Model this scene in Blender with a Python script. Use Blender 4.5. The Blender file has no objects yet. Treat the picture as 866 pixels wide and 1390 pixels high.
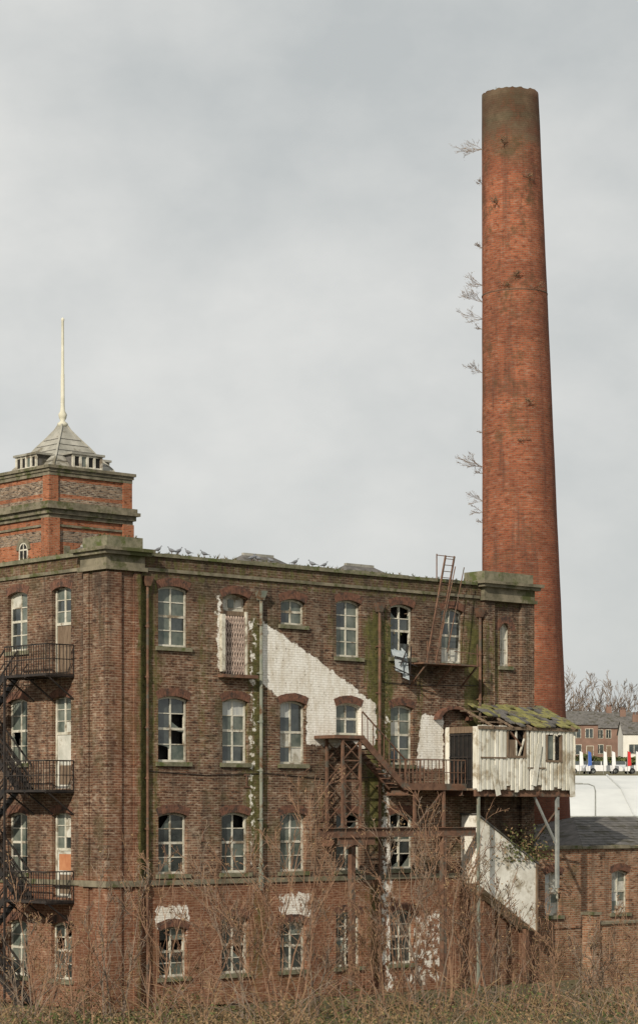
import bpy, math, random
from mathutils import Vector, Matrix, noise as mnoise
R=random.Random(7)
scene=bpy.context.scene
# ------------------------------------------------------------ node helpers
def newmat(name):
    m=bpy.data.materials.new(name); m.use_nodes=True
    nt=m.node_tree; nt.nodes.clear()
    out=nt.nodes.new('ShaderNodeOutputMaterial'); b=nt.nodes.new('ShaderNodeBsdfPrincipled')
    nt.links.new(b.outputs[0],out.inputs[0])
    return m,nt,b
class N:
    def __init__(s,nt): s.nt=nt
    def n(s,t,**k):
        x=s.nt.nodes.new(t)
        for a,v in k.items(): setattr(x,a,v)
        return x
    def l(s,a,b): s.nt.links.new(a,b)
    def setin(s,sock,v):
        if hasattr(v,'is_linked') or hasattr(v,'links'): s.l(v,sock)
        else: sock.default_value=v
    def math(s,op,a,b=0.0,c=None,clamp=False):
        x=s.n('ShaderNodeMath',operation=op); x.use_clamp=clamp
        s.setin(x.inputs[0],a); s.setin(x.inputs[1],b)
        if c is not None: s.setin(x.inputs[2],c)
        return x.outputs[0]
    def mix(s,f,a,b,bt='MIX'):
        x=s.n('ShaderNodeMix',data_type='RGBA',blend_type=bt)
        s.setin(x.inputs[0],f); s.setin(x.inputs[6],a); s.setin(x.inputs[7],b)
        return x.outputs[2]
    def noise(s,vec,scale,detail=4,rough=.55,col=False):
        x=s.n('ShaderNodeTexNoise'); x.inputs['Scale'].default_value=scale
        x.inputs['Detail'].default_value=detail; x.inputs['Roughness'].default_value=rough
        if vec is not None: s.l(vec,x.inputs['Vector'])
        return x.outputs['Color' if col else 'Fac']
    def rng(s,v,a,b,c=0.,d=1.):
        x=s.n('ShaderNodeMapRange'); x.inputs[1].default_value=a; x.inputs[2].default_value=b
        x.inputs[3].default_value=c; x.inputs[4].default_value=d; s.l(v,x.inputs[0]); return x.outputs[0]
    def mapv(s,vec,scale=(1,1,1),loc=(0,0,0)):
        x=s.n('ShaderNodeMapping'); x.inputs['Scale'].default_value=scale; x.inputs['Location'].default_value=loc
        s.l(vec,x.inputs['Vector']); return x.outputs[0]
    def bump(s,h,st,dist,bsdf):
        x=s.n('ShaderNodeBump'); x.inputs['Strength'].default_value=st; x.inputs['Distance'].default_value=dist
        s.l(h,x.inputs['Height']); s.l(x.outputs[0],bsdf.inputs['Normal'])
def C(r,g,b): return (r,g,b,1)
def brick_mat(name,c1,c2,mortar,radial=None,masks=False,speck=.35,bw=.27,bh=.092,ms=.016,varlo=.55,varhi=1.3,stain=.5,salt=.0,dkb=.8):
    m,nt,b=newmat(name); k=N(nt)
    tc=k.n('ShaderNodeTexCoord').outputs['Object']
    sp=k.n('ShaderNodeSeparateXYZ'); k.l(tc,sp.inputs[0])
    cb=k.n('ShaderNodeCombineXYZ')
    if radial:
        ang=k.math('ARCTAN2',sp.outputs[1],sp.outputs[0]); k.l(k.math('MULTIPLY',ang,radial),cb.inputs[0])
    else: k.l(k.math('ADD',sp.outputs[0],sp.outputs[1]),cb.inputs[0])
    k.l(sp.outputs[2],cb.inputs[1]); pv=cb.outputs[0]
    wob=k.noise(pv,.7,2,.5,True)
    va=k.n('ShaderNodeVectorMath',operation='MULTIPLY_ADD'); k.l(wob,va.inputs[0]); va.inputs[1].default_value=(.05,.05,0); k.l(pv,va.inputs[2])
    br=k.n('ShaderNodeTexBrick'); k.l(va.outputs[0],br.inputs['Vector'])
    br.inputs['Color1'].default_value=C(*c1); br.inputs['Color2'].default_value=C(*c2); br.inputs['Mortar'].default_value=C(*mortar)
    br.inputs['Scale'].default_value=1; br.inputs['Brick Width'].default_value=bw; br.inputs['Row Height'].default_value=bh
    br.inputs['Mortar Size'].default_value=ms; br.inputs['Mortar Smooth'].default_value=.3; br.inputs['Bias'].default_value=-.1
    bn=k.noise(k.mapv(pv,(1/bw,1/bh,1)),.8,1,.5)
    col=k.mix(k.rng(bn,.59,.66,0,speck),br.outputs['Color'],C(.44,.36,.28))
    col=k.mix(k.rng(bn,.40,.32,0,dkb),col,C(c1[0]*.3,c1[1]*.35,c1[2]*.4))
    big=k.noise(tc,.45,5,.66); v=k.rng(big,.3,.7,varlo,varhi)
    vc=k.n('ShaderNodeCombineXYZ')
    for i in range(3): k.l(v,vc.inputs[i])
    col=k.mix(1.,col,vc.outputs[0],'MULTIPLY')
    st=k.noise(k.mapv(tc,(2.2,2.2,.18)),1.,5,.65)
    col=k.mix(k.rng(st,.50,.70,0,stain),col,C(.032,.027,.022))
    if salt:
        s2=k.noise(k.mapv(tc,(1.6,1.6,.7),(5,3,9)),1.1,7,.75); col=k.mix(k.rng(s2,.54,.68,0,salt),col,C(.42,.34,.25))
        s3=k.noise(k.mapv(tc,(1,1,1),(2,7,4)),.8,4,.7); col=k.mix(k.rng(s3,.53,.66,0,.5),col,C(.075,.066,.03))
    fs=k.noise(tc,9,3,.7); col=k.mix(k.rng(fs,.60,.70,0,speck*.8),col,C(.48,.40,.31))
    if masks:
        def att(n): 
            a=k.n('ShaderNodeAttribute'); a.attribute_name=n; return a.outputs['Fac']
        nz=k.noise(tc,3.2,6,.68)
        nz2=k.noise(k.mapv(tc,(4,4,1.1)),1.5,7,.72)
        red=att('red'); col=k.mix(k.math('MULTIPLY',red,.62),col,k.mix(.5,col,C(.38,.13,.06)))
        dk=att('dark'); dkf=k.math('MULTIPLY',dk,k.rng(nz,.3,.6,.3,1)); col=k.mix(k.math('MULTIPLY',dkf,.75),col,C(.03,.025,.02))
        ms_=att('moss'); mf=k.rng(k.math('ADD',ms_,k.math('MULTIPLY',k.math('SUBTRACT',nz2,.5),2.2)),.32,.72,0,.88)
        mf=k.math('MULTIPLY',mf,k.rng(ms_,0.02,.3,0,1)); col=k.mix(mf,col,k.mix(k.rng(nz,.35,.65),C(.042,.046,.015),C(.14,.135,.042)))
        wh=att('white'); wf=k.rng(k.math('ADD',wh,k.math('MULTIPLY',k.math('SUBTRACT',nz,.5),1.5)),.42,.50,0,1)
        wf=k.math('MULTIPLY',wf,k.rng(wh,0.02,.15,0,1))
        wf=k.math('MULTIPLY',wf,k.rng(k.noise(tc,7,6,.75),.36,.42,.15,.97))
        wc=k.mix(k.rng(k.noise(k.mapv(tc,(3,3,.8)),1.3,6,.72),.42,.72,0,.85),C(.84,.82,.77),C(.50,.43,.32))
        wc=k.mix(k.math('MULTIPLY',br.outputs['Fac'],.3),wc,C(.35,.31,.25))
        col=k.mix(wf,col,wc)
    k.l(col,b.inputs['Base Color']); b.inputs['Roughness'].default_value=.92; b.inputs['Specular IOR Level'].default_value=.2
    h=k.math('ADD',k.math('MULTIPLY',br.outputs['Fac'],-1.),k.math('MULTIPLY',fs,.9)); k.bump(h,.6,.014,b)
    return m
def plain(name,c1,c2,scale=2,rough=.85,metal=0,stretch=(1,1,1),bump=.3,lo=.35,hi=.65,c3=None,spec=.3):
    m,nt,b=newmat(name); k=N(nt); tc=k.n('ShaderNodeTexCoord').outputs['Object']
    v=k.mapv(tc,stretch); f=k.noise(v,scale,6,.65)
    col=k.mix(k.rng(f,lo,hi),C(*c1),C(*c2))
    if c3: col=k.mix(k.rng(k.noise(tc,scale*.6,5,.7),.52,.62),col,C(*c3))
    k.l(col,b.inputs['Base Color']); b.inputs['Roughness'].default_value=rough; b.inputs['Metallic'].default_value=metal
    b.inputs['Specular IOR Level'].default_value=spec
    if bump: k.bump(k.noise(tc,scale*6,4,.6),bump,.02,b)
    return m
M={}
M['mill']=brick_mat('mill_brick',(.098,.048,.031),(.205,.102,.062),(.265,.198,.138),masks=True,speck=.48,varlo=.42,varhi=1.35,stain=.75,salt=.32)
M['chim']=brick_mat('chimney_brick',(.25,.070,.034),(.37,.118,.058),(.25,.145,.09),radial=1.8,speck=.2,varlo=.62,varhi=1.18,stain=.6,bh=.1,bw=.3,ms=.016,dkb=.55)
M['tower']=brick_mat('tower_brick',(.31,.095,.043),(.40,.145,.075),(.3,.17,.1),speck=.18,varlo=.6,varhi=1.15,stain=.6)
M['towerband']=brick_mat('tower_band',(.09,.06,.045),(.30,.20,.13),(.28,.24,.19),speck=.6,stain=.4)
M['low']=brick_mat('outbuilding_brick',(.22,.10,.055),(.34,.16,.09),(.30,.23,.16),speck=.4,stain=.6,salt=.3)
M['stone']=plain('weathered_stone',(.10,.09,.062),(.24,.21,.15),1.6,c3=(.07,.075,.028))
M['sill']=plain('mossy_sill',(.10,.10,.06),(.22,.20,.14),3,c3=(.08,.095,.03))
M['arch']=plain('arch_brick',(.08,.042,.03),(.19,.09,.058),5,c3=(.055,.037,.03))
M['frame']=plain('cream_paint',(.42,.40,.32),(.64,.61,.53),3,rough=.6,c3=(.22,.18,.13))
M['glass']=plain('dark_glass',(.015,.02,.02),(.07,.08,.075),1.2,rough=.12,bump=0,spec=.8)
M['gglass']=plain('dusty_skytone_glass',(.06,.08,.068),(.18,.195,.165),1.5,rough=.3,bump=0,spec=.6)  # grey base colour paints in the sky's reflection along with the dust
M['board']=plain('white_board',(.42,.42,.37),(.62,.60,.54),2,rough=.7,c3=(.3,.27,.21))
M['orange']=plain('orange_board',(.38,.15,.07),(.50,.24,.12),2,rough=.7)
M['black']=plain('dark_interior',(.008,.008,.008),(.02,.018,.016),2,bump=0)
M['curtain']=plain('pale_curtain',(.36,.38,.38),(.55,.55,.51),2,stretch=(8,8,.6))
M['wood']=plain('old_wood',(.11,.075,.05),(.22,.16,.11),2,stretch=(6,6,.8))
M['pinkgate']=plain('faded_gate',(.40,.30,.25),(.56,.45,.38),5,rough=.7)
M['rust']=plain('rusty_iron',(.09,.048,.032),(.19,.105,.068),3,rough=.85,c3=(.10,.088,.07))
M['iron']=plain('black_iron',(.012,.012,.013),(.045,.035,.03),4,rough=.6)
M['pipe']=plain('painted_pipe',(.15,.17,.14),(.26,.26,.21),2,c3=(.12,.07,.04))
M['whiteclad']=plain('white_cladding',(.52,.50,.42),(.76,.74,.67),1.3,rough=.75,stretch=(3,3,.6),c3=(.34,.29,.21))
M['plaster']=plain('white_render',(.56,.53,.46),(.80,.78,.71),1.5,c3=(.32,.27,.19))
M['mossroof']=plain('mossy_tiles',(.12,.12,.045),(.27,.25,.09),3,c3=(.10,.085,.07))
M['slate']=plain('slate',(.075,.072,.068),(.15,.14,.13),2,c3=(.06,.055,.04))
M['lead']=plain('weathered_lead',(.22,.215,.185),(.37,.355,.31),1.3,c3=(.14,.125,.09))
M['twig']=plain('reddish_twig',(.13,.07,.045),(.26,.16,.10),2,bump=0)
M['twiggrey']=plain('grey_twig',(.12,.09,.07),(.23,.175,.13),2,bump=0)
M['leaf']=plain('dead_leaf',(.14,.09,.045),(.27,.185,.10),3,bump=0)
M['green']=plain('green_leaf',(.05,.065,.02),(.12,.13,.045),3,bump=0)
M['sheet']=plain('torn_sheet',(.24,.28,.30),(.40,.43,.44),3)
M['soil']=plain('rough_ground',(.08,.07,.038),(.14,.12,.065),.5,c3=(.06,.07,.025))
M['greywall']=plain('pale_cladding',(.46,.47,.46),(.54,.55,.54),.3,rough=.5,bump=0)
M['greyroof']=plain('pale_roof',(.50,.51,.50),(.62,.63,.61),.2,rough=.5,bump=0)
M['hbrick']=plain('house_brick',(.16,.10,.075),(.24,.15,.115),.6)
M['hwhite']=plain('house_render',(.62,.60,.54),(.70,.69,.64),.6)
M['galv']=plain('galvanised',(.22,.23,.22),(.34,.35,.33),3,rough=.6,metal=.2)
M['pole']=plain('flagpole_paint',(.50,.48,.38),(.62,.60,.50),2)
for nm,c in dict(red=(.55,.03,.03),white=(.75,.75,.75),blue=(.05,.12,.4),silver=(.4,.42,.44),dark=(.03,.03,.035)).items():
    M['car_'+nm]=plain('paint_'+nm,c,tuple(x*.9 for x in c),1,rough=.25,bump=0,spec=.5)
M['tyre']=plain('tyre',(.02,.02,.02),(.03,.03,.03),3)
M['feather']=plain('pigeon_feather',(.10,.105,.12),(.22,.23,.25),6)
# ------------------------------------------------------------ mesh builder
class MB:
    def __init__(s,T=None): s.v=[];s.f=[];s.m=[];s.mats=[];s.T=T
    def mi(s,k):
        if k not in s.mats: s.mats.append(k)
        return s.mats.index(k)
    def vt(s,p):
        if s.T: p=s.T(*p)
        s.v.append(tuple(p)); return len(s.v)-1
    def face(s,pts,mat):
        s.f.append([s.vt(p) for p in pts]); s.m.append(s.mi(mat))
    def box(s,x0,x1,y0,y1,z0,z1,mat):
        i=[s.vt((x,y,z)) for x in (x0,x1) for y in (y0,y1) for z in (z0,z1)]
        for q in ((0,1,3,2),(4,6,7,5),(0,4,5,1),(2,3,7,6),(0,2,6,4),(1,5,7,3)):
            s.f.append([i[a] for a in q]); s.m.append(s.mi(mat))
    def hexa(s,p,mat):
        i=[s.vt(a) for a in p]
        for q in ((0,3,2,1),(4,5,6,7),(0,1,5,4),(1,2,6,5),(2,3,7,6),(3,0,4,7)):
            s.f.append([i[a] for a in q]); s.m.append(s.mi(mat))
    def beam(s,p,q,w,mat,h=None):
        h=h or w; p=Vector(p);q=Vector(q); d=(q-p)
        if d.length<1e-6: return
        d.normalize(); up=Vector((0,0,1)) if abs(d.z)<.95 else Vector((0,1,0))
        a=d.cross(up).normalized()*w/2; b=a.cross(d).normalized()*h/2
        s.hexa([p-a-b,p+a-b,p+a+b,p-a+b,q-a-b,q+a-b,q+a+b,q-a+b],mat)
    def tube(s,pts,rs,n,mat,cap=True):
        rings=[]
        for i,p in enumerate(pts):
            p=Vector(p); d=Vector(pts[min(i+1,len(pts)-1)])-Vector(pts[max(i-1,0)])
            if d.length<1e-9: d=Vector((0,0,1))
            d.normalize(); up=Vector((0,0,1)) if abs(d.z)<.9 else Vector((1,0,0))
            a=d.cross(up).normalized(); b=d.cross(a)
            rings.append([s.vt(p+(a*math.cos(t)+b*math.sin(t))*rs[i]) for t in [2*math.pi*j/n for j in range(n)]])
        k=s.mi(mat)
        for r0,r1 in zip(rings,rings[1:]):
            for j in range(n):
                s.f.append([r0[j],r0[(j+1)%n],r1[(j+1)%n],r1[j]]); s.m.append(k)
        if cap and n>3:
            s.f.append(rings[0][::-1]); s.m.append(k); s.f.append(rings[-1]); s.m.append(k)
    def obj(s,name,parent=None,maskfn=None,smooth=False):
        me=bpy.data.meshes.new(name); me.from_pydata(s.v,[],s.f)
        for k in s.mats: me.materials.append(M[k])
        me.polygons.foreach_set('material_index',s.m)
        if smooth: me.polygons.foreach_set('use_smooth',[True]*len(s.f))
        if maskfn:
            vals=[maskfn(*p) for p in s.v]
            for j,nm in enumerate(('white','moss','dark','red')):
                a=me.attributes.new(nm,'FLOAT','POINT'); a.data.foreach_set('value',[v[j] for v in vals])
        me.update(); o=bpy.data.objects.new(name,me); scene.collection.objects.link(o)
        if parent: o.parent=parent
        return o
def empty(name,loc=(0,0,0),rz=0):
    e=bpy.data.objects.new(name,None); e.location=loc; e.rotation_euler=(0,0,rz); scene.collection.objects.link(e); return e
# ------------------------------------------------------------ MILL
TH=math.atan2(.6631,.7485)
mill=empty('brick_mill',(-6.455,85,0),TH)
TF=lambda a,d,z:(a,d,z)
TL=lambda a,d,z:(-1.4+d,a,z)
def polymask(poly,x,z,soft=.35):
    ins=False; dm=1e9; n=len(poly)
    for i in range(n):
        x0,z0=poly[i]; x1,z1=poly[(i+1)%n]
        if (z0>z)!=(z1>z) and x<(x1-x0)*(z-z0)/(z1-z0)+x0: ins=not ins
        dx,dz=x1-x0,z1-z0; t=max(0,min(1,((x-x0)*dx+(z-z0)*dz)/(dx*dx+dz*dz)))
        dm=min(dm,math.hypot(x-x0-t*dx,z-z0-t*dz))
    return max(0,min(1,.5+(dm if ins else -dm)/soft))
WH=[([(5.75,14.3),(7.2,13.65),(9.2,12.65),(11.6,11.35),(11.6,9.85),(10.9,9.6),(8.0,9.75),(8.0,11.5),(6.5,11.5),(6.1,11.8),(5.75,12.0)],1),
    ([(13.75,8.9),(15.3,8.9),(15.3,10.95),(14.1,11.05)],.95),([(.7,2.9),(2.3,2.9),(2.3,3.75),(.7,3.75)],.72),
    ([(6.6,3.0),(8.2,3.0),(8.2,4.1),(6.6,4.1)],.6),([(11.8,0),(12.7,0),(12.6,9),(11.8,9)],.46),
    ([(3.45,15.3),(3.86,15.3),(3.86,12.4),(3.5,12.4)],.55),([(5.0,14.6),(5.6,14.6),(5.5,5),(5.1,5)],.40),([(12.0,9.9),(12.35,9.9),(12.35,11.3),(12.0,11.3)],.5),([(13.2,.2),(15.5,.2),(15.5,3.4),(13.4,3)],.42)]
MS=[(.12,.6,4,16.2,1.),(.6,.5,5,13.5,.6),(5.45,.55,4.9,15,.8),(5.9,.4,5,10,.55),(11.55,.7,5,15.4,.95),(12.2,.55,8,15.2,.8),(17.0,.65,9.5,15.6,.85),(14.1,.4,8,13,.5),(9.3,.4,13,15.4,.5),(2.9,.4,8,15.8,.45),(8.7,.4,4.8,8.5,.45),(18.3,.6,11,15.5,.55),(5.6,.8,0,4.5,.5),(11.7,.9,0,5,.55)]
def mask(x,y,z):
    w=m=d=r=0.
    if y<.5 and x>-.05:
        for p,s in WH: w=max(w,polymask(p,x,z)*s)
        wob=.18*mnoise.noise((x*.3,0,z*.55))
        for xc,hw,z0,z1,s in MS:
            e=max(0,1-abs(x+wob-xc)/(hw*1.6)); f=min(1,max(0,(z-z0)/1.2))*min(1,max(0,(z1-z)/.8)); m=max(m,e*f*s)
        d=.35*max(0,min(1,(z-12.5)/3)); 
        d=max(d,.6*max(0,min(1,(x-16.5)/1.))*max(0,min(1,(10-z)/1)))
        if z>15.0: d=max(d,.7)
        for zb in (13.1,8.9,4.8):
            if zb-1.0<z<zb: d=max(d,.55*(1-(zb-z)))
        if z<4.7: r=.8
        r=max(r,.25*max(0,1-x/3))
        if 15.6<z: m=max(m,.42)
    else:
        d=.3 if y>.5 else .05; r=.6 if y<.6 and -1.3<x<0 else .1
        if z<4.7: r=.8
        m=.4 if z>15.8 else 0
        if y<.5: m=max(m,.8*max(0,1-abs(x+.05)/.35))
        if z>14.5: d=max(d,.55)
    return (w,m,d,r)
DEP=.24
wall=MB(); trim=MB(); win=MB()
def setT(T):
    wall.T=trim.T=win.T=T
def grid_wall(a0,a1,z0,z1,ops,step):
    def axis(lo,hi,cuts):
        c=sorted(set([lo,hi]+[x for x in cuts if lo<x<hi])); out=[c[0]]
        for p,q in zip(c,c[1:]):
            n=max(1,int(math.ceil((q-p)/step)))
            out+= [p+(q-p)*i/n for i in range(1,n+1)]
        return out
    A=axis(a0,a1,[o[0] for o in ops]+[o[1] for o in ops]); Z=axis(z0,z1,[o[2] for o in ops]+[o[3] for o in ops])
    idx={}
    def vi(i,j):
        if (i,j) not in idx: idx[(i,j)]=wall.vt((A[i],0,Z[j]))
        return idx[(i,j)]
    mk=wall.mi('mill')
    for i in range(len(A)-1):
        for j in range(len(Z)-1):
            ca=(A[i]+A[i+1])/2; cz=(Z[j]+Z[j+1])/2
            if any(o[0]<ca<o[1] and o[2]<cz<o[3] for o in ops): continue
            wall.f.append([vi(i,j),vi(i+1,j),vi(i+1,j+1),vi(i,j+1)]); wall.m.append(mk)
def opening(a0,a1,z0,z1,rise=.13,sill=True,dep=DEP,arch=True):
    w=a1-a0; n=12
    def arc(a): return z1-rise*((2*(a-(a0+a1)/2)/w)**2)
    for s in (a0,a1): wall.face([(s,0,z0),(s,dep,z0),(s,dep,z1),(s,0,z1)],'mill')
    wall.face([(a0,0,z0),(a1,0,z0),(a1,dep,z0),(a0,dep,z0)],'mill')
    for i in range(n):
        p=a0+w*i/n; q=a0+w*(i+1)/n
        if not(arc(p)>z1-1e-6 and arc(q)>z1-1e-6): wall.face([(p,0,arc(p)),(q,0,arc(q)),(q,0,z1),(p,0,z1)],'mill')
        wall.face([(p,0,arc(p)),(q,0,arc(q)),(q,dep+.1,arc(q)),(p,dep+.1,arc(p))],'mill')
    if arch:
        nv=max(7,int(w/.1)); R0=(w*w/4+rise*rise)/(2*rise); cz=z1-R0; ca=(a0+a1)/2
        th=math.asin(min(1,(w/2+.02)/R0))
        for i in range(nv):
            t0=-th+2*th*i/nv+.006*.5; t1=-th+2*th*(i+1)/nv-.006*.5; pr=-.008-R.random()*.012
            r0=R0+.004; r1=R0+.30+R.uniform(-.01,.01)
            P=[(ca+r*math.sin(t),cz+r*math.cos(t)) for t,r in ((t0,r0),(t1,r0),(t1,r1),(t0,r1))]
            trim.hexa([(x,.02,z) for x,z in P]+[(x,pr,z) for x,z in P],'arch')
    if sill: trim.box(a0-.12,a1+.12,-.09,.1,z0-.14,z0+.012,'sill')
    return arc
def window(a0,a1,z0,z1,rows=4,cols=2,rise=.13,dep=DEP,style='mix',sill=True,arch=True):
    arc=opening(a0,a1,z0,z1,rise,sill,dep,arch)
    ft=.07; f0=dep-.07; f1=dep+.03
    win.box(a0,a0+ft,f0,f1,z0,z1,'frame'); win.box(a1-ft,a1,f0,f1,z0,z1,'frame'); win.box(a0+ft,a1-ft,f0-.02,f1,z0+.013,z0+.1,'frame')
    n=10; w=a1-a0
    for i in range(n):
        p=a0+w*i/n;q=a0+w*(i+1)/n
        win.hexa([(p,f0-.003,arc(p)-.08),(q,f0-.003,arc(q)-.08),(q,f0-.003,arc(q)+.0),(p,f0-.003,arc(p)+.0),
                  (p,f1,arc(p)-.08),(q,f1,arc(q)-.08),(q,f1,arc(q)),(p,f1,arc(p))],'frame')
    zs=[z0+.1+(z1-rise*.5-z0-.1)*j/rows for j in range(rows+1)]; xs=[a0+ft+(w-2*ft)*i/cols for i in range(cols+1)]
    for i in range(1,cols): win.box(xs[i]-.032,xs[i]+.032,f0+.006,f1,z0+.1,z1-.02,'frame')
    for j in range(1,rows):
        t=.045 if (j*2==rows) else .02
        if R.random()<.12 and j*2!=rows: continue
        win.box(a0+ft,a1-ft,f0+.012,f1-.004,zs[j]-t,zs[j]+t,'frame')
    base=R.random()
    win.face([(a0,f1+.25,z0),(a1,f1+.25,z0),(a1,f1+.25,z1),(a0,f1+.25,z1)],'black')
    for i in range(cols):
        for j in range(rows):
            r=R.random()
            if style=='mix': mt='glass' if r<.25+.4*base else 'gglass' if r<.80 else 'board' if r<.84 else None if r<.97 else 'curtain'
            elif style=='dark': mt=None if r<.4 else 'glass' if r<.9 else 'gglass'
            elif style=='white': mt='board' if r<.6 else 'curtain' if r<.8 else 'gglass'
            elif style=='dusty': mt='gglass' if r<.75 else 'glass' if r<.92 else 'board' if r<.95 else None
            elif style=='lowboard': mt='board' if j==0 else ('gglass' if r<.6 else 'glass')
            elif style=='topcurtain': mt='curtain' if j>=rows-1 else ('glass' if r<.6 else 'gglass')
            tl=R.uniform(-.008,.008)
            zt2=zs[j+1] if j<rows-1 else z1-.01
            if mt is None:
                xa,xb=xs[i],xs[i+1]; za,zb=zs[j],zt2; q=R.random(); u=R.uniform(.3,.8); v_=R.uniform(.3,.9); y=f0+.035
                if q<.3: P=[(xa,y,za),(xa+(xb-xa)*u,y,za),(xa,y,za+(zb-za)*v_)]
                elif q<.55: P=[(xb,y,za),(xb,y,za+(zb-za)*v_),(xb-(xb-xa)*u,y,za)]
                elif q<.75: P=[(xa,y,zb),(xb,y,zb),(xb,y,zb-(zb-za)*v_*.5),(xa+(xb-xa)*u,y,zb-(zb-za)*.15)]
                else: continue
                win.face(P,'gglass'); continue
            win.face([(xs[i],f0+.035+tl,zs[j]),(xs[i+1],f0+.035-tl,zs[j]),(xs[i+1],f0+.035-tl,zt2),(xs[i],f0+.035+tl,zt2)],mt)
Z1=(13.15,15.38);Z2=(8.95,11.37);Z3=(4.86,7.12)
cx=[1.54,4.46,7.31,10.16,13.02,15.82]; hw=.65
ops=[];todo=[]
def W(a0,a1,z0,z1,**k): ops.append((a0,a1,z0,z1)); todo.append((a0,a1,z0,z1,k))
W(cx[0]-.7,cx[0]+.7,*Z1,style='dusty')
DOORB=(3.86,5.1,12.25,15.28); ops.append(DOORB)
W(cx[2]-.62,cx[2]+.62,14.25,15.25,rows=2,style='dusty')
W(cx[3]-hw,cx[3]+hw,*Z1,style='dusty')
W(cx[4]-.62,cx[4]+.62,13.25,15.38,style='dark')
W(cx[5]-.62,cx[5]+.62,*Z1,style='lowboard')
W(18.6,19.22,13.15,14.95,rows=3,cols=2,rise=.29,style='white')
W(cx[0]-.7,cx[0]+.7,*Z2,style='mix'); W(cx[1]-.62,cx[1]+.62,*Z2,style='topcurtain'); W(cx[2]-hw,cx[2]+hw,*Z2,style='mix')
W(cx[3]-hw,cx[3]+hw,10.12,11.37,rows=2,style='mix'); W(cx[4]-.62,cx[4]+.62,9.0,11.37,style='mix')
for i,stl in enumerate(('mix','mix','dusty','dark','dark')): W(cx[i]-hw-(.04 if i==0 else 0),cx[i]+hw,*Z3,style=stl)
for i in range(5): W(cx[i]-hw,cx[i]+hw,1.1,3.25 if i not in(0,2) else 2.95,style='dark' if i%2 else 'mix')
setT(TF)
grid_wall(0,20.35,0,16.4,ops,.13)
for a0,a1,z0,z1,k in todo: window(a0,a1,z0,z1,**k)
a0,a1,z0,z1=DOORB
arc=opening(a0,a1,z0,z1,.16,False,.4)
trim.box(a0-.25,a1+.2,-.35,.1,z0-.12,z0,'rust')
win.box(a0,a1,.32,.40,z1-.62,z1,'frame')
for s in (0,1,2): win.box(a0+.12+.37*s,a0+.4+.37*s,.30,.325,z1-.5,z1-.2,('board','gglass','board')[s])
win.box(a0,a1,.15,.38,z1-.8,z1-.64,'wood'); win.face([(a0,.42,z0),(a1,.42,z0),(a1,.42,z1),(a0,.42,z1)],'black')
win.box(a0-.17,a0+.0,-.16,-.02,z0+.1,z1-.8,'frame')
win.box(a0,a0+.1,.05,.2,z0,z1-.64,'wood'); win.box(a1-.08,a1,.05,.2,z0,z1-.64,'frame')
n=8
for i in range(n+1):
    x=a0+.12+(a1-a0-.24)*i/n; win.box(x-.02,x+.02,.1,.14,z0,z1-.82,'pinkgate')
for i in range(n):
    x=a0+.12+(a1-a0-.24)*i/n; x2=a0+.12+(a1-a0-.24)*(i+1)/n; m=6
    for j in range(m):
        za=z0+.05+(z1-.9-z0)*j/m; zb=z0+.05+(z1-.9-z0)*(j+1)/m
        win.beam((x,.095,za),(x2,.095,zb),.018,'pinkgate',.02); win.beam((x2,.08,za),(x,.08,zb),.018,'pinkgate',.02)
setT(TL)
lops=[];ltodo=[]
lc=[2.87,5.7,8.5,11.3,14.1]
for i,c in enumerate(lc):
    for (za,zb,zd) in ((13.15,15.38,12.2),(8.95,11.37,8.0),(4.86,7.12,4.0),(1.0,3.1,.6)):
        if i==0 and zb>3.2: lops.append((c-.6,c+.6,zd,zb)); ltodo.append((i,lops[-1]))
        else: lops.append((c-.65,c+.65,za,zb)); ltodo.append((i,lops[-1]))
grid_wall(1.3,30,0,16.4,lops,.2)
for i,o in ltodo:
    if i==0 and o[3]>3.2:
        a0,a1,z0,z1=o; zm=z1-1.35
        opening(a0,a1,z0,z1,.13,False)
        f0=DEP-.07; 
        for s in (a0,a1-.08): win.box(s,s+.08,f0,DEP+.03,z0,z1,'frame')
        win.box(a0+.08,a1-.08,f0+.002,DEP,zm-.05,zm+.05,'frame'); win.box(a0+.56,a0+.64,f0+.004,DEP,zm+.05,z1,'frame')
        for kx in (0,1):
            for kz in (0,1,2):
                xa=a0+.1+kx*.53; za=zm+.05+kz*.42
                win.face([(xa,DEP-.03,za),(xa+.46,DEP-.03,za),(xa+.46,DEP-.03,za+.4),(xa,DEP-.03,za+.4)],R.choice(['gglass','board','gglass','glass']))
                win.box(xa,xa+.46,f0+.01,DEP-.01,za+.39,za+.42,'frame')
        mt=['wood','board','board'][[15.38,11.37,7.12].index(z1)]
        win.box(a0+.09,a1-.09,DEP-.04,DEP+.02,z0,zm-.05,mt)
        for kz in (0,1): win.box(a0+.2,a1-.2,DEP-.055,DEP-.041,z0+.15+kz*.85,z0+.85+kz*.75,'orange' if (z1<8 and kz==1) else 'wood' if kz==0 and mt!='wood' else mt)
    else: window(*o,style='dusty' if i==1 else 'mix')
setT(None)
wall.face([(20.35,0,0),(20.35,30,0),(20.35,30,16.4),(20.35,0,16.4)],'mill')
wall.face([(20.35,30,0),(-1.4,30,0),(-1.4,30,16.4),(20.35,30,16.4)],'mill')
trim.face([(-1.3,.1,15.9),(20.3,.1,15.9),(20.3,29.9,15.9),(-1.3,29.9,15.9)],'slate')
wall.face([(0,.34,15.9),(20.3,.34,15.9),(20.3,.34,16.4),(0,.34,16.4)],'mill')
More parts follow.
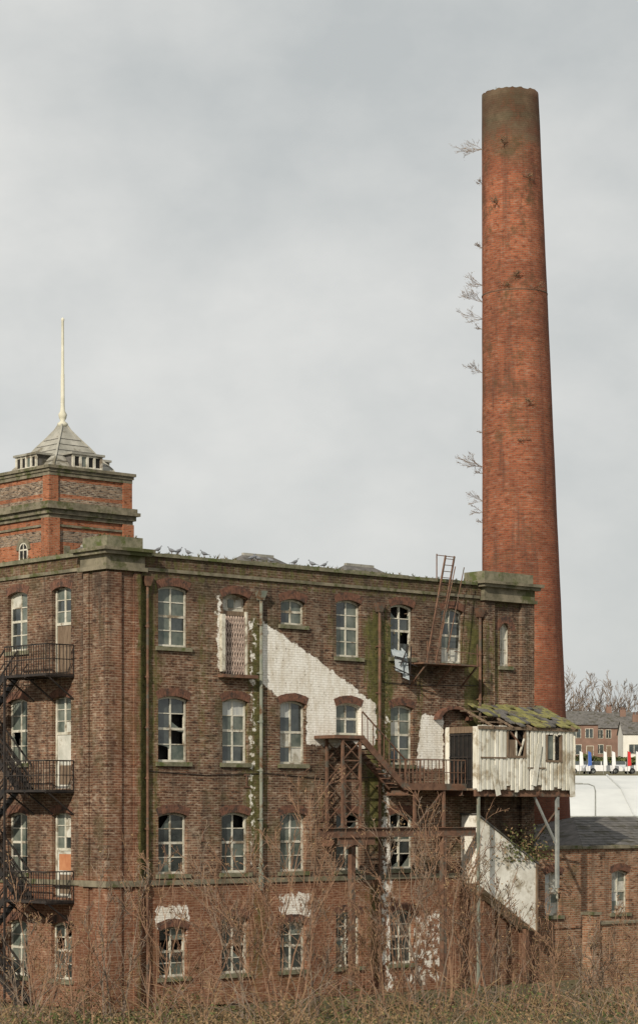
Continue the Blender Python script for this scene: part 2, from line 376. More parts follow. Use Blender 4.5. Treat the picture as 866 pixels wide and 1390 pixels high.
def vbox(x0,x1,y0,y1,z0,z1):
    n=24
    for i in range(n):
        a=z0+(z1-z0)*i/n;b=z0+(z1-z0)*(i+1)/n
        for p,q in(((x0,y0),(x1,y0)),((x1,y0),(x1,y1)),((x1,y1),(x0,y1)),((x0,y1),(x0,y0))):
            wall.face([(p[0],p[1],a),(q[0],q[1],a),(q[0],q[1],b),(p[0],p[1],b)],'mill')
vbox(-1.55,-.3,-.15,1.3,0,15.8); vbox(-.3,-.001,-.15,1.3,0,15.8)
vbox(-1.64,-.98,-.235,.62,0,15.7); vbox(-.42,-.12,-.22,-.152,0,15.7); vbox(-1.62,-1.552,.9,1.22,0,15.7)
for x0,x1 in((17.5,18.12),(19.72,20.42)): vbox(x0,x1,-.16,.3,0,16.2)
vbox(20.422,20.5,-.14,1.2,0,16.2)
def cap(x0,x1,y0,y1,zb):
    trim.box(x0-.10,x1+.10,y0-.10,y1+.1,zb,zb+.14,'stone'); trim.box(x0-.02,x1+.02,y0-.02,y1+.02,zb+.14,zb+.55,'stone')
    trim.box(x0-.2,x1+.2,y0-.2,y1+.2,zb+.55,zb+.68,'stone'); trim.box(x0-.3,x1+.3,y0-.3,y1+.3,zb+.68,zb+.80,'stone')
    trim.box(x0+.05,x1-.02,y0+.05,y1-.05,zb+.80,zb+1.22,'sill')
cap(-1.62,.05,-.2,1.35,15.78); cap(17.5,20.45,-.18,1.1,15.80)
x=.36
while x<17.15:
    l=min(R.uniform(.7,1.1),17.19-x); trim.box(x+.006,x+l-.006,-.1+R.uniform(-.015,.015),.42,16.4,16.53+R.uniform(-.015,.03),'sill'); x+=l
trim.box(-1.5,-1.0,1.66,30,16.4,16.55,'sill')
trim.box(.15,17.35,-.07,.0,15.86,15.98,'stone'); trim.box(-1.47,-1.4,1.48,30,15.86,15.98,'stone')
trim.box(.002,17.5,-.06,.0,4.48,4.66,'stone'); trim.box(-1.46,-1.4,1.302,30,4.48,4.66,'stone')
trim.box(-1.72,.05,-.3,1.34,4.46,4.68,'stone')
for x,z in((2.9,6.3),(8.8,7.0),(5.0,8.3)):
    trim.box(x-.03,x+.03,-.03,0,z-.25,z+.25,'rust'); trim.box(x-.14,x+.14,-.034,-.002,z+.2,z+.25,'rust'); trim.box(x-.14,x+.14,-.034,-.002,z-.25,z-.2,'rust')
for (px,py) in((10.6,6),(16.4,6.2),(4.,8)):
    b=[(px-3,py-3,15.9),(px+3,py-3,15.9),(px+3,py+3,15.9),(px-3,py+3,15.9)]; ap1=(px-.8,py,17.62); ap2=(px+.8,py,17.62)
    trim.face([b[0],b[1],ap2,ap1],'slate'); trim.face([b[1],b[2],ap2],'slate'); trim.face([b[2],b[3],ap1,ap2],'slate'); trim.face([b[3],b[0],ap1],'slate')
    trim.beam(ap1,ap2,.14,'lead')
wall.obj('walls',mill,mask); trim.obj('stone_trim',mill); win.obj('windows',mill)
dp=MB()
def pipe(x,z0,z1,r,mat,y=-.14):
    dp.tube([(x,y,z0),(x,y,z1)],[r,r],10,mat)
    z=z0+.8
    while z<z1: dp.tube([(x,y,z),(x,y,z+.09)],[r*1.35]*2,10,mat); dp.box(x-.09,x+.09,y,0,z+.02,z+.06,mat); z+=1.83
    dp.hexa([(x-.09,y-.09,z1),(x+.09,y-.09,z1),(x+.09,-.01,z1),(x-.09,-.01,z1),(x-.2,y-.15,z1+.35),(x+.2,y-.15,z1+.35),(x+.2,-.01,z1+.35),(x-.2,-.01,z1+.35)],mat)
pipe(5.6,4.2,15.1,.065,'pipe'); pipe(11.68,0,15.0,.06,'rust'); pipe(17.28,10.9,15.1,.06,'rust'); pipe(.28,.2,15.3,.05,'rust',-.1)
dp.beam((5.6,-.14,5.2),(5.6,-.14,4.3),.13,'pipe')
dp.tube([(.4,-.03,8.62),(3,-.03,8.5),(6,-.03,8.6),(9,-.03,8.4),(11.6,-.03,8.5)],[.014]*5,5,'iron'); dp.tube([(17.2,-.03,12.3),(14,-.03,12.2),(12,-.03,12.25)],[.014]*3,5,'iron')
dp.obj('drain_pipes',mill)
st=MB()
st.box(13.3,16.45,-.95,-.02,13.0,13.06,'rust')
for x in(13.5,14.9,16.3):
    st.beam((x,-.9,12.98),(x,-.02,12.2),.06,'rust'); st.beam((x,-.95,13),(x,-.95,13.9),.04,'rust') if x!=14.9 else None
st.beam((15.0,-.95,13.55),(16.4,-.95,13.5),.035,'rust')
for off in(0,.5):
    st.beam((13.75+off,-.65,13.06),(15.15+off,-.3,17.45),.05,'rust',.08)
    st.beam((13.75+off+.35,-.95,13.5),(15.15+off+.25,-.6,17.0),.03,'rust')
for i in range(17):
    t=(i+.5)/17; st.beam((13.75+1.4*t,-.65+.35*t,13.06+4.39*t),(14.25+1.4*t,-.65+.35*t,13.06+4.39*t),.035,'rust',.025)
st.beam((14.75,-.2,16.5),(14.75,-.2,17.5),.035,'rust'); st.beam((14.75,-.2,17.45),(15.65,-.3,17.42),.03,'rust')
for (x,z,a,b) in((12.35,12.7,.28,.9),(12.75,12.45,.2,1.2),(12.2,13.3,.6,.25)):
    st.hexa([(x,-.35,z),(x+a,-.5,z-.1),(x+a,-.48,z-.1),(x,-.33,z),(x+.1,-.15,z+b),(x+a*1.3,-.3,z+b*.8),(x+a*1.3,-.28,z+b*.8),(x+.1,-.13,z+b)],'sheet')
for s in((12.3,13.2,13.4,12.9),(12.5,12.9,12.9,13.7),(12.1,12.85,13.2,12.5),(13.0,12.2,13.05,13.7)): st.beam((s[0],-.45,s[1]),(s[2],-.5,s[3]),.035,'iron')
def rail(p,q,h=1.0,n=8,mat='rust',mid=True,bt=.028,tt=.045):
    p=Vector(p);q=Vector(q);u=Vector((0,0,h)); st.beam(p+u,q+u,tt,mat)
    if mid: st.beam(p+u*.5,q+u*.5,.03,mat)
    for i in range(n+1):
        a=p.lerp(q,i/n); st.beam(a,a+u+Vector((R.gauss(0,.012),0,0)),bt,mat)
st.box(8.35,9.9,-1.2,-.02,9.95,10.07,'rust')
st.box(12.0,15.4,-1.2,-.02,8.1,8.2,'rust'); st.box(12.0,15.4,-1.24,-1.2,8.0,8.26,'rust')
for y in(-1.15,-.3): st.beam((9.75,y,10.0),(12.1,y,8.1),.06,'rust',.26)
for i in range(10):
    t=(i+.5)/10; x=9.8+2.25*t; z=10.02-1.85*t; st.box(x-.13,x+.13,-1.12,-.33,z-.02,z+.02,'rust')
rail((9.8,-1.18,10.05),(12.05,-1.18,8.25),.95,8,'rust',False); rail((12.05,-1.21,8.2),(15.35,-1.21,8.2),1.0,16,'rust')
rail((12.0,-.2,8.2),(13.8,-.2,8.2),1.,5,'rust')
for x in(8.85,9.75):
    for y in(-1.1,-.2): st.beam((x,y,5.9),(x,y,9.95),.09,'rust')
z=6.0
while z<9.6:
    for y in(-1.1,-.2):
        st.beam((8.85,y,z),(9.75,y,z+.75),.04,'rust'); st.beam((9.75,y,z),(8.85,y,z+.75),.04,'rust')
        if y<-1: st.beam((8.85,y,z+.77),(9.75,y,z+.77),.05,'rust')
    z+=.78
def ibeam(p,q,h=.3,w=.16,mat='rust'):
    p=Vector(p);q=Vector(q); u=Vector((0,0,h/2)); st.beam(p,q,.03,mat,h-.04); st.beam(p+u,q+u,w,mat,.03); st.beam(p-u,q-u,w,mat,.03)
ibeam((7.6,-1.15,6.35),(16.0,-1.15,6.35),.34,.2); ibeam((8.8,0,5.98),(8.8,-2.0,5.98),.3); ibeam((7.7,-2.1,6.05),(9.6,-2.1,6.05),.28)
ibeam((12.2,-.02,7.95),(12.2,-1.2,7.95)); ibeam((15.2,-.02,7.95),(15.2,-1.2,7.95))
for x,zt in((9.3,5.9),(14.2,6.18)):
    st.beam((x,-1.15,0),(x,-1.15,zt),.18,'rust'); st.beam((x-.11,-1.15,0),(x-.11,-1.15,zt),.03,'rust',.22)
for x in(12.6,14.2): st.beam((x,-1.15,6.5),(x,-1.15,8.0),.1,'rust')
st.beam((12.6,-1.15,6.5),(14.2,-1.15,8.0),.05,'rust')
st.obj('steel_staircase',mill)
# ---- hanging shed
sh=MB()
X0,X1,Y0=15.4,21.1,-1.9; ZB=8.03; ZT=10.55
def clad(x0,x1,z0,z1,miss=0):
    x=x0
    while x<x1-.02:
        w=min(.24,x1-x); j=R.uniform(-.02,.015); jb=R.choice([0,0,R.uniform(-.1,.22)]) if z0<ZB+.1 else 0; jt=R.uniform(-.08,.02) if z1>=ZT-.01 else 0
        tl=R.uniform(-.01,.01)
        if R.random()<miss: jt-=R.uniform(.2,.6) if z1>=ZT-.01 else 0
        sh.hexa([(x+.008,Y0+j,z0+jb),(x+w*.62,Y0+j,z0+jb),(x+w*.62,Y0+.06,z0+jb),(x+.008,Y0+.06,z0+jb),(x+.008+tl,Y0+j,z1+jt),(x+w*.62+tl,Y0+j,z1+jt),(x+w*.62,Y0+.06,z1+jt),(x+.008,Y0+.06,z1+jt)],'whiteclad')
        if R.random()>miss: sh.box(x+w*.62,x+w-.004,Y0+.03+j,Y0+.07,z0+jb+.02,z1+jt,'whiteclad')
        x+=w
clad(X0,17.05,ZB,ZT+.1,.12); clad(17.05,18.15,ZB,9.35); clad(17.05,17.6,10.42,ZT,.3); clad(18.15,19.35,ZB,ZT,.1); clad(19.35,20.3,ZB,9.2); clad(19.35,20.3,10.3,ZT); clad(20.3,X1,ZB,ZT,.1)
sh.box(X0+.06,X1-.02,Y0+.075,Y0+.1,ZB+.02,9.15,'wood')
sh.beam((18.9,Y0-.05,9.9),(18.55,Y0-.04,8.2),.28,'whiteclad',.02); sh.beam((16.2,Y0-.04,9.0),(16.5,Y0-.05,7.8),.26,'whiteclad',.02); sh.beam((20.75,Y0-.05,8.9),(20.9,Y0-.04,7.75),.3,'whiteclad',.02)
sh.box(X0+.1,17.0,Y0-.03,Y0-.022,9.28,9.34,'wood'); sh.box(18.2,19.3,Y0-.035,Y0-.025,8.9,8.95,'wood')
for (a,b,c,d) in((17.05,18.15,9.35,10.42),(19.35,20.3,9.2,10.3)):
    sh.box(a,a+.08,Y0-.01,Y0+.1,c,d,'wood'); sh.box(b-.08,b,Y0-.01,Y0+.1,c,d,'wood'); sh.box(a,b,Y0-.015,Y0+.09,c-.03,c+.06,'wood')
sh.box(17.13,17.6,Y0+.02,Y0+.05,9.4,10.05,'wood'); sh.box(17.55,17.62,Y0+.0,Y0+.06,9.4,10.42,'frame'); sh.beam((17.2,Y0+.03,10.4),(17.9,Y0+.03,9.8),.07,'rust'); sh.beam((17.75,Y0+.02,9.4),(18.05,Y0+.02,10.1),.06,'frame')
sh.box(19.43,19.8,Y0+.04,Y0+.07,9.3,10.25,'gglass'); sh.box(19.8,19.86,Y0+.0,Y0+.08,9.2,10.3,'frame')
sh.box(X0,X1,Y0+.1,-.02,ZB-.03,ZB+.05,'wood')
sh.box(X1-.06,X1,Y0+.07,1.4,ZB,ZT+.1,'whiteclad'); sh.box(20.56,X1-.06,1.3,1.4,ZB,ZT+.3,'whiteclad')
sh.face([(X0+.1,-.35,ZB),(X1-.1,-.35,ZB),(X1-.1,-.35,ZT),(X0+.1,-.35,ZT)],'black')
sh.box(X0,X0+.06,Y0+.07,Y0+.32,ZB,ZT,'whiteclad'); sh.box(X0,X0+.06,-.25,-.02,ZB,ZT,'whiteclad'); sh.box(X0+.0,X0+.06,Y0+.32,-.25,ZT-.25,ZT,'wood')
sh.box(X0+.03,X0+.05,Y0+.32,-.25,ZB,ZT-.25,'black')
for i in range(6):
    y=Y0+.36+i*.24; sh.box(X0-.01,X0+.02,y,y+.035,ZB+.2,ZT-.3,'iron')
for z in(8.4,9.3,10.2): sh.box(X0-.015,X0+.015,Y0+.34,-.26,z,z+.05,'iron')
n=9; 
for i in range(n):
    t0=math.pi*i/n;t1=math.pi*(i+1)/n
    P=lambda t,r:(15.75-r*1.0*math.cos(t),10.85+.55*r*math.sin(t))
    a,b=P(t0,1),P(t1,1); c,d=P(t1,.8),P(t0,.8)
    sh.hexa([(a[0],-.3,a[1]),(b[0],-.3,b[1]),(c[0],-.3,c[1]),(d[0],-.3,d[1]),(a[0],-.01,a[1]),(b[0],-.01,b[1]),(c[0],-.01,c[1]),(d[0],-.01,d[1])],'arch')
for r in range(7):
    y0=Y0-.14+r*.29; y1=y0+.34; z0=ZT+.03+r*.135; x=17.4 if r<3 else 16.7
    while x<X1+.1:
        w=.3
        if R.random()>.13: 
            j=R.uniform(-.015,.03); sh.hexa([(x,y0,z0+j),(x+w*.88,y0,z0+j),(x+w*.88,y1,z0+.15+j),(x,y1,z0+.15+j),(x,y0,z0+.055+j),(x+w*.88,y0,z0+.055+j),(x+w*.88,y1,z0+.20+j),(x,y1,z0+.20+j)],'mossroof' if R.random()<.75 else 'slate')
        x+=w
for x in(16.2,17.3,18.4,19.5,20.6,21.0): sh.beam((x,Y0-.1,ZT-.02),(x,-.03,ZT+.86),.07,'wood')
for y in(-1.5,-1.0,-.5): sh.beam((15.8,y,ZT+.02+(y+1.9)*.46),(21.1,y,ZT+.02+(y+1.9)*.46),.05,'wood')
sh.face([(X1,Y0+.05,ZT),(X1,-.03,ZT),(X1,-.03,ZT+.85)],'whiteclad')
sh.box(X0-.05,X1+.1,Y0-.06,Y0-.02,ZT-.10,ZT+.02,'wood')
def sb(p,q,w,m='rust',h=None): sh.beam(p,q,w,m,h)
sb((X0,Y0+.2,ZB-.15),(X1,Y0+.2,ZB-.15),.14,'rust',.24); sb((X0,-.3,ZB-.15),(X1,-.3,ZB-.15),.14,'rust',.24)
for x in(16,17.5,19,20.2): sb((x,-.02,ZB-.13),(x,Y0+.1,ZB-.13),.1,'rust',.2)
sb((20.2,Y0+.2,4.),(20.2,Y0+.2,ZB-.27),.13,'galv'); sb((20.2,Y0+.25,5.8),(18.9,Y0+.25,ZB-.27),.08,'galv'); sb((20.2,Y0+.1,7.3),(20.2,-.1,5.6),.08,'rust')
sb((15.6,Y0+.2,0),(15.6,Y0+.2,ZB-.27),.10,'pipe')
sh.obj('hanging_shed',mill)
ch=MB()
P=[(16.3,7.0),(19.75,5.0),(19.75,2.2),(16.3,4.25)]
ch.hexa([(x,-.95,z) for x,z in P]+[(x,-.05,z) for x,z in P],'plaster')
ch.beam((16.25,-.5,7.06),(19.85,-.5,4.98),1.05,'slate',.06); ch.beam((19.75,-.98,5.0),(19.75,-.98,2.2),.08,'wood')
ch.beam((19.6,-.5,2.3),(19.6,-.5,0),.2,'rust')
ch.obj('covered_chute',mill)
st=MB(TL)
def flight(a0,z0,a1,z1,y0,y1):
    for y in(y0,y1): st.beam((a0,y,z0),(a1,y,z1),.05,'iron',.24)
    n=int(abs(z1-z0)/.2)
    for i in range(n):
        t=(i+.5)/n;a=a0+(a1-a0)*t;z=z0+(z1-z0)*t; st.box(a-.12,a+.12,y0,y1,z-.015,z+.015,'iron')
    for y in(y0,y1): rail((a0,y,z0),(a1,y,z1),.95,max(6,int(abs(a1-a0)/.35)),'iron',True,.022,.045)
LV=[12.15,7.95,3.93,0.0]
for k,z in enumerate(LV[:3]):
    st.box(2.05,4.7,-1.25,-.02,z-.09,z,'iron'); rail((2.05,-1.25,z),(4.7,-1.25,z),1.05,17,'iron',True,.022); rail((2.05,-1.25,z),(2.05,-.05,z),1.05,8,'iron',True,.022)
    for a in(2.1,3.4,4.6): st.beam((a,-1.2,z-.07),(a,-.02,z-.9),.05,'iron'); st.beam((a,-1.25,z-.1),(a,-.02,z-.1),.06,'iron')
    zn=LV[k+1]; zm=(z+zn)/2
    flight(4.7,z,7.3,zm,-1.25,-.68); st.box(7.3,8.4,-1.25,-.05,zm-.06,zm,'iron'); rail((8.4,-1.25,zm),(8.4,-.05,zm),1.05,7,'iron'); rail((7.3,-1.25,zm),(8.4,-1.25,zm),1.05,7,'iron')
    flight(7.3,zm,4.7,zn,-.62,-.08)
for a in(4.7,7.3,8.4): st.beam((a,-1.25,0),(a,-1.25,12.1 if a<5 else 10),.07,'iron')
fe=st.obj('fire_escape',None); fe.location=mill.location; fe.rotation_euler=mill.rotation_euler
# ------------------------------------------------------------ CHIMNEY
ck=empty('factory_chimney',(9.82,110,0)); ck.rotation_euler=(0,math.radians(-1.297),0)
cm=MB(); n=96; H=40.6; rr=lambda z:2.19-.0215*z
rings=[]; zs=[0,.01]+[i*.5 for i in range(1,81)]+[40.25,H]
for z in zs:
    ring=[]
    for j in range(n):
        t=2*math.pi*j/n; r=rr(z)+.015*mnoise.noise((math.cos(t)*2,math.sin(t)*2,z*.5))
        zz=z
        if z==H: zz=z-.10*abs(mnoise.noise((math.cos(t)*4,math.sin(t)*4,3)))-(.05 if mnoise.noise((math.cos(t)*3,math.sin(t)*3,9))>.2 else 0)
        ring.append(cm.vt((r*math.cos(t),r*math.sin(t),zz)))
    rings.append(ring)
k=cm.mi('chim')
for a,b in zip(rings,rings[1:]):
    for j in range(n): cm.f.append([a[j],a[(j+1)%n],b[(j+1)%n],b[j]]); cm.m.append(k)
inner=[[cm.vt(((rr(z)-.45)*math.cos(2*math.pi*j/n),(rr(z)-.45)*math.sin(2*math.pi*j/n),z)) for j in range(n)] for z in(H-.1,30)]
for a,b in((rings[-1],inner[0]),(inner[0],inner[1])):
    for j in range(n): cm.f.append([a[j],a[(j+1)%n],b[(j+1)%n],b[j]]); cm.m.append(k)
sh_=cm.obj('shaft',ck,None,True)
nt=M['chim'].node_tree; kk=N(nt); bs=[x for x in nt.nodes if x.type=='BSDF_PRINCIPLED'][0]
src=bs.inputs['Base Color'].links[0].from_socket; tc=kk.n('ShaderNodeTexCoord').outputs['Object']; sp=kk.n('ShaderNodeSeparateXYZ'); kk.l(tc,sp.inputs[0])
nz=kk.noise(tc,1.3,6,.7); hd=kk.math('ADD',kk.rng(sp.outputs[2],35.5,39.4,0,1),kk.math('MULTIPLY',kk.math('SUBTRACT',nz,.5),1.3))
c=kk.mix(kk.rng(hd,.3,.95,0,.95),src,kk.mix(kk.rng(nz,.35,.65),C(.034,.034,.02),C(.115,.095,.06)))
pt=kk.noise(kk.mapv(tc,(1,1,.8)),.9,6,.75); zz=kk.rng(sp.outputs[2],18,33,.35,1)
c=kk.mix(kk.math('MULTIPLY',kk.rng(pt,.52,.64,0,.85),zz),c,C(.08,.058,.03))
lowd=kk.math('ADD',kk.rng(sp.outputs[2],15,9,0,.9),kk.math('MULTIPLY',kk.math('SUBTRACT',nz,.5),.5)); c=kk.mix(kk.rng(lowd,.2,1,0,.7),c,C(.06,.032,.024))
c=kk.mix(kk.math('MULTIPLY',kk.rng(sp.outputs[0],.4,2.0,0,.6),kk.rng(nz,.3,.6,.6,1)),c,C(.14,.042,.026))  # right flank darkened in the colour: shaded side painted onto the brick
lift=kk.noise(kk.mapv(tc,(.05,.05,.9)),1.1,5,.7); c=kk.mix(kk.rng(lift,.42,.62,0,.35),c,C(.12,.045,.03))
kk.l(c,bs.inputs['Base Color'])
bd=MB()
for z in(31.2,):
    nn=64
    for j in range(nn):
        t0=2*math.pi*j/nn;t1=2*math.pi*(j+1)/nn;r0=rr(z)+.002;r1=rr(z)+.02
        bd.hexa([(r0*math.cos(t0),r0*math.sin(t0),z),(r0*math.cos(t1),r0*math.sin(t1),z),(r1*math.cos(t1),r1*math.sin(t1),z),(r1*math.cos(t0),r1*math.sin(t0),z),
         (r0*math.cos(t0),r0*math.sin(t0),z+.04),(r0*math.cos(t1),r0*math.sin(t1),z+.04),(r1*math.cos(t1),r1*math.sin(t1),z+.04),(r1*math.cos(t0),r1*math.sin(t0),z+.04)],'rust')
bd.obj('iron_bands',ck)
# ------------------------------------------------------------ vegetation
def branch(mb,p,d,L,r,depth,rnd,mat,minr,droop=0.,leaf=None,lp=0,lsz=.06,dens=1.):
    n=5; pts=[Vector(p)]; rs=[r]; d=Vector(d).normalized(); kids=[]
    for i in range(n):
        d=(d+Vector((rnd.gauss(0,.13),rnd.gauss(0,.13),rnd.gauss(0,.1)+.05-droop*i/n))).normalized()
        pts.append(pts[-1]+d*L/n); rs.append(max(minr,r*(1-.75*(i+1)/n)))
        if depth>0:
            for _ in range(rnd.choice((1,1,2)) if i>0 else rnd.choice((0,1))):
                if rnd.random()<dens: kids.append((pts[-1].copy(),d.copy(),rs[-1],(i+1)/n))
        if leaf and depth<=1 and rnd.random()<lp:
            q=pts[-1]+Vector((rnd.gauss(0,.05),rnd.gauss(0,.05),rnd.gauss(0,.05))); a=Vector((rnd.gauss(0,1),rnd.gauss(0,1),rnd.gauss(0,1))).normalized()*lsz; b=a.cross(Vector((rnd.gauss(0,1),rnd.gauss(0,1),rnd.gauss(0,1)))).normalized()*lsz*.5
            mb.face([q-a,q-b,q+a,q+b],leaf)
    mb.tube(pts,rs,3 if r<.04 else 5,mat,False)
    for q,dd,r2,t in kids:
        s=Vector((rnd.gauss(0,1),rnd.gauss(0,1),rnd.gauss(0,.5))).normalized()
        branch(mb,q,dd*1.0+s*.6,L*rnd.uniform(.35,.6)*(1.15-.5*t),r2*.65,depth-1,rnd,mat,minr,droop,leaf,lp,lsz,dens)
def bush(name,x,y,z,h,stems,seed,mat='twig',spread=.3,minr=.009,depth=3,leaf='leaf',lp=.10,r0=.036,dens=.62):
    rnd=random.Random(seed); mb=MB()
    for i in range(stems):
        a=rnd.uniform(0,6.28); s=rnd.uniform(.05,spread)
        branch(mb,(math.cos(a)*.3,math.sin(a)*.3,-.1),(math.cos(a)*s,math.sin(a)*s,1),h*rnd.uniform(.6,1.),r0*rnd.uniform(.7,1.2),depth,rnd,mat,minr,.0,leaf,lp,.05,dens)
    o=mb.obj(name); o.location=(x,y,z); return o
B=[(-10,80,3.2),(-9.0,79,4.0),(-7.6,77,3.6),(-6.9,79,4.8),(-5.6,78,5.4),(-4.0,80,3.2),(-2.3,80,6.4),(-1.6,79,7.4),(-1.1,79,7.8),(-.3,81,4.8),(.9,82,3.0),
   (2.9,84,5.4),(3.7,83,6.6),(4.4,84,7.0),(5.1,84,6.4),(6.0,85,5.0),(7.2,85,3.4),(8.4,84,3.4),(9.6,84,3.0),(11.0,84,3.8),(2.0,82,3.6)]
for i,(x,y,h) in enumerate(B): bush('bare_shrub',x,y,0,h,5,100+i,mat='twig' if i%3 else 'twiggrey')
ug=MB(); rnd=random.Random(5)
for i in range(900):
    x=rnd.uniform(-13,14); y=rnd.uniform(74,83 if x<-2 else 84+max(0,x)*.7); L=rnd.uniform(.5,1.8); a=rnd.uniform(0,6.28)
    p=Vector((x,y,0)); d=Vector((math.cos(a)*.5,math.sin(a)*.5,1)); pts=[p]; 
    for j in range(5): d=(d+Vector((rnd.gauss(0,.15),rnd.gauss(0,.15),-.2))).normalized(); pts.append(pts[-1]+d*L/3)
    ug.tube(pts,[.013,.012,.011,.01,.009,.008],3,rnd.choice(['twig','twiggrey','leaf']),False)
for i in range(14000):
    x=rnd.uniform(-13,14); y=rnd.uniform(74,83 if x<-2 else 84+max(0,x)*.7)
    hh=max(0,mnoise.noise((x*.5,y*.3,0))+.42)*1.2; z=rnd.random()**1.5*hh
    q=Vector((x,y,z)); a=Vector((rnd.gauss(0,1),rnd.gauss(0,1),rnd.gauss(0,1))).normalized()*rnd.uniform(.04,.09); b=a.cross(Vector((rnd.gauss(0,1),rnd.gauss(0,1),rnd.gauss(0,1)))).normalized()*.035
    ug.face([q-a,q-b,q+a,q+b],'green' if mnoise.noise((x*.4,y*.4,5))>.0 and rnd.random()<.65 else 'leaf')
ug.obj('undergrowth')
for i,(z,s,nb) in enumerate(((38.0,1.15,5),(36.4,.4,3),(33.4,.5,3),(31.7,.9,4),(30.9,1.2,5),(30.1,1.1,4),(29.6,.4,2),(27.6,.8,4),(24.8,.3,2),(23.2,1.1,6),(22.9,.6,3),(21.6,.75,4),(21.1,.6,3),(20.6,.35,2))):
    rnd=random.Random(300+i); mb=MB()
    for q in range(nb): branch(mb,(0,0,0),(-1,rnd.gauss(0,.5),rnd.uniform(-.3,.9)),s*rnd.uniform(.5,1),.012,2,rnd,'twiggrey',.005,.0,'leaf',.08,.025,.9)
    o=mb.obj('chimney_sapling'); o.location=(9.82-.02265*z-rr(z)+.02,109.9+rnd.uniform(-.3,.3)*.3,z)
for i,(a,z,s) in enumerate(((-1.9,37.9,.4),(-1.2,36.4,.3),(-2.2,35.2,.35),(-1.6,31.8,.35),(-1.0,31.3,.4),(-2.0,31.4,.3),(-1.3,26,.25),(-1.5,24.2,.3))):
    rnd=random.Random(400+i); mb=MB()
    for q in range(5): branch(mb,(0,0,0),(math.cos(a)+rnd.gauss(0,.9),math.sin(a),rnd.uniform(-.3,.6)),s,.008,2,rnd,'twiggrey',.006,0,'leaf',.15,.03,.6)
    o=mb.obj('chimney_sapling'); o.location=(9.82-.02265*z+rr(z)*math.cos(a),110+rr(z)*math.sin(a),z)
wd=MB(); rnd=random.Random(9)
def tuft(mb,x,y,z,h,n=6):
    for _ in range(n):
        a=rnd.uniform(0,6.28); l=rnd.uniform(.4,1)*h; w=.02
        mb.face([(x-w,y,z),(x+w,y,z),(x+math.cos(a)*l*.5,y+math.sin(a)*l*.5,z+l)],rnd.choice(['green','leaf','green']))
for i in range(120): tuft(wd,rnd.uniform(.4,17.2),rnd.uniform(-.05,.35),16.54,rnd.uniform(.05,.16)*(1.5 if rnd.random()<.15 else 1))
for i in range(60): tuft(wd,-1.25+rnd.uniform(-.2,.2),rnd.uniform(1.7,10),16.55,rnd.uniform(.05,.15))
for i in range(160): x=rnd.gauss(12.0,.3);z=rnd.uniform(8.5,15.3); tuft(wd,x,-.03,z,.2,3)
for i in range(60): x=rnd.gauss(.25,.15);z=rnd.uniform(5,15.3); tuft(wd,x,-.03,z,.15,3)
for i in range(30): tuft(wd,rnd.uniform(-1.6,0),rnd.uniform(-.2,1.2),17.0,.12)
wd.obj('parapet_weeds',mill)
cw=MB()
for i in range(90):
    t=rnd.uniform(0,6.28); tuft(cw,1.15*math.cos(t),1.15*math.sin(t),H-.15,rnd.uniform(.1,.3),5)
cw.obj('rim_weeds',ck)
iv=MB()
for i in range(1800):
    x=rnd.gauss(18.9,.9);y=rnd.uniform(-1.2,.6);z=5.1+abs(rnd.gauss(0,.6))
    q=Vector((x,y,z)); a=Vector((rnd.gauss(0,1),rnd.gauss(0,1),rnd.gauss(0,1))).normalized()*.07; b=a.cross(Vector((rnd.gauss(0,1),rnd.gauss(0,1),1))).normalized()*.04
    iv.face([q-a,q-b,q+a,q+b],rnd.choice(['green','leaf','green']))
o=iv.obj('climbing_plant'); o.location=mill.location; o.rotation_euler=mill.rotation_euler
# ------------------------------------------------------------ TOWER
tw=empty('brick_tower',(-14.26,125,0),TH)
t=MB(); WU,WV=5.3,5.3
t.box(0,WU,0,WV,0,25.35,'tower')
def ring(e,z0,z1,m): t.box(-e,WU+e,-e,WV+e,z0,z1,m)
ring(.004,24.05,24.75,'towerband'); ring(.10,25.0,25.2,'stone'); ring(.16,25.2,25.36,'stone'); ring(.25,25.36,25.52,'stone')
ring(.12,22.75,22.95,'stone'); ring(.25,22.95,23.2,'stone'); ring(.42,23.2,23.38,'stone'); ring(.3,23.38,23.6,'stone'); ring(.005,23.6,23.85,'towerband')
ring(.006,21.5,22.1,'towerband') ; ring(.08,22.3,22.42,'stone')
for x,y in((0,0),(WU,0),(0,WV),(WU,WV)):
    t.box(x-.16 if x==0 else x-.55,x+.55 if x==0 else x+.16,y-.16 if y==0 else y-.55,y+.55 if y==0 else y+.16,0,22.74,'tower')
    t.box(x-.09 if x==0 else x-.5,x+.5 if x==0 else x+.09,y-.09 if y==0 else y-.5,y+.5 if y==0 else y+.09,23.61,24.99,'tower')
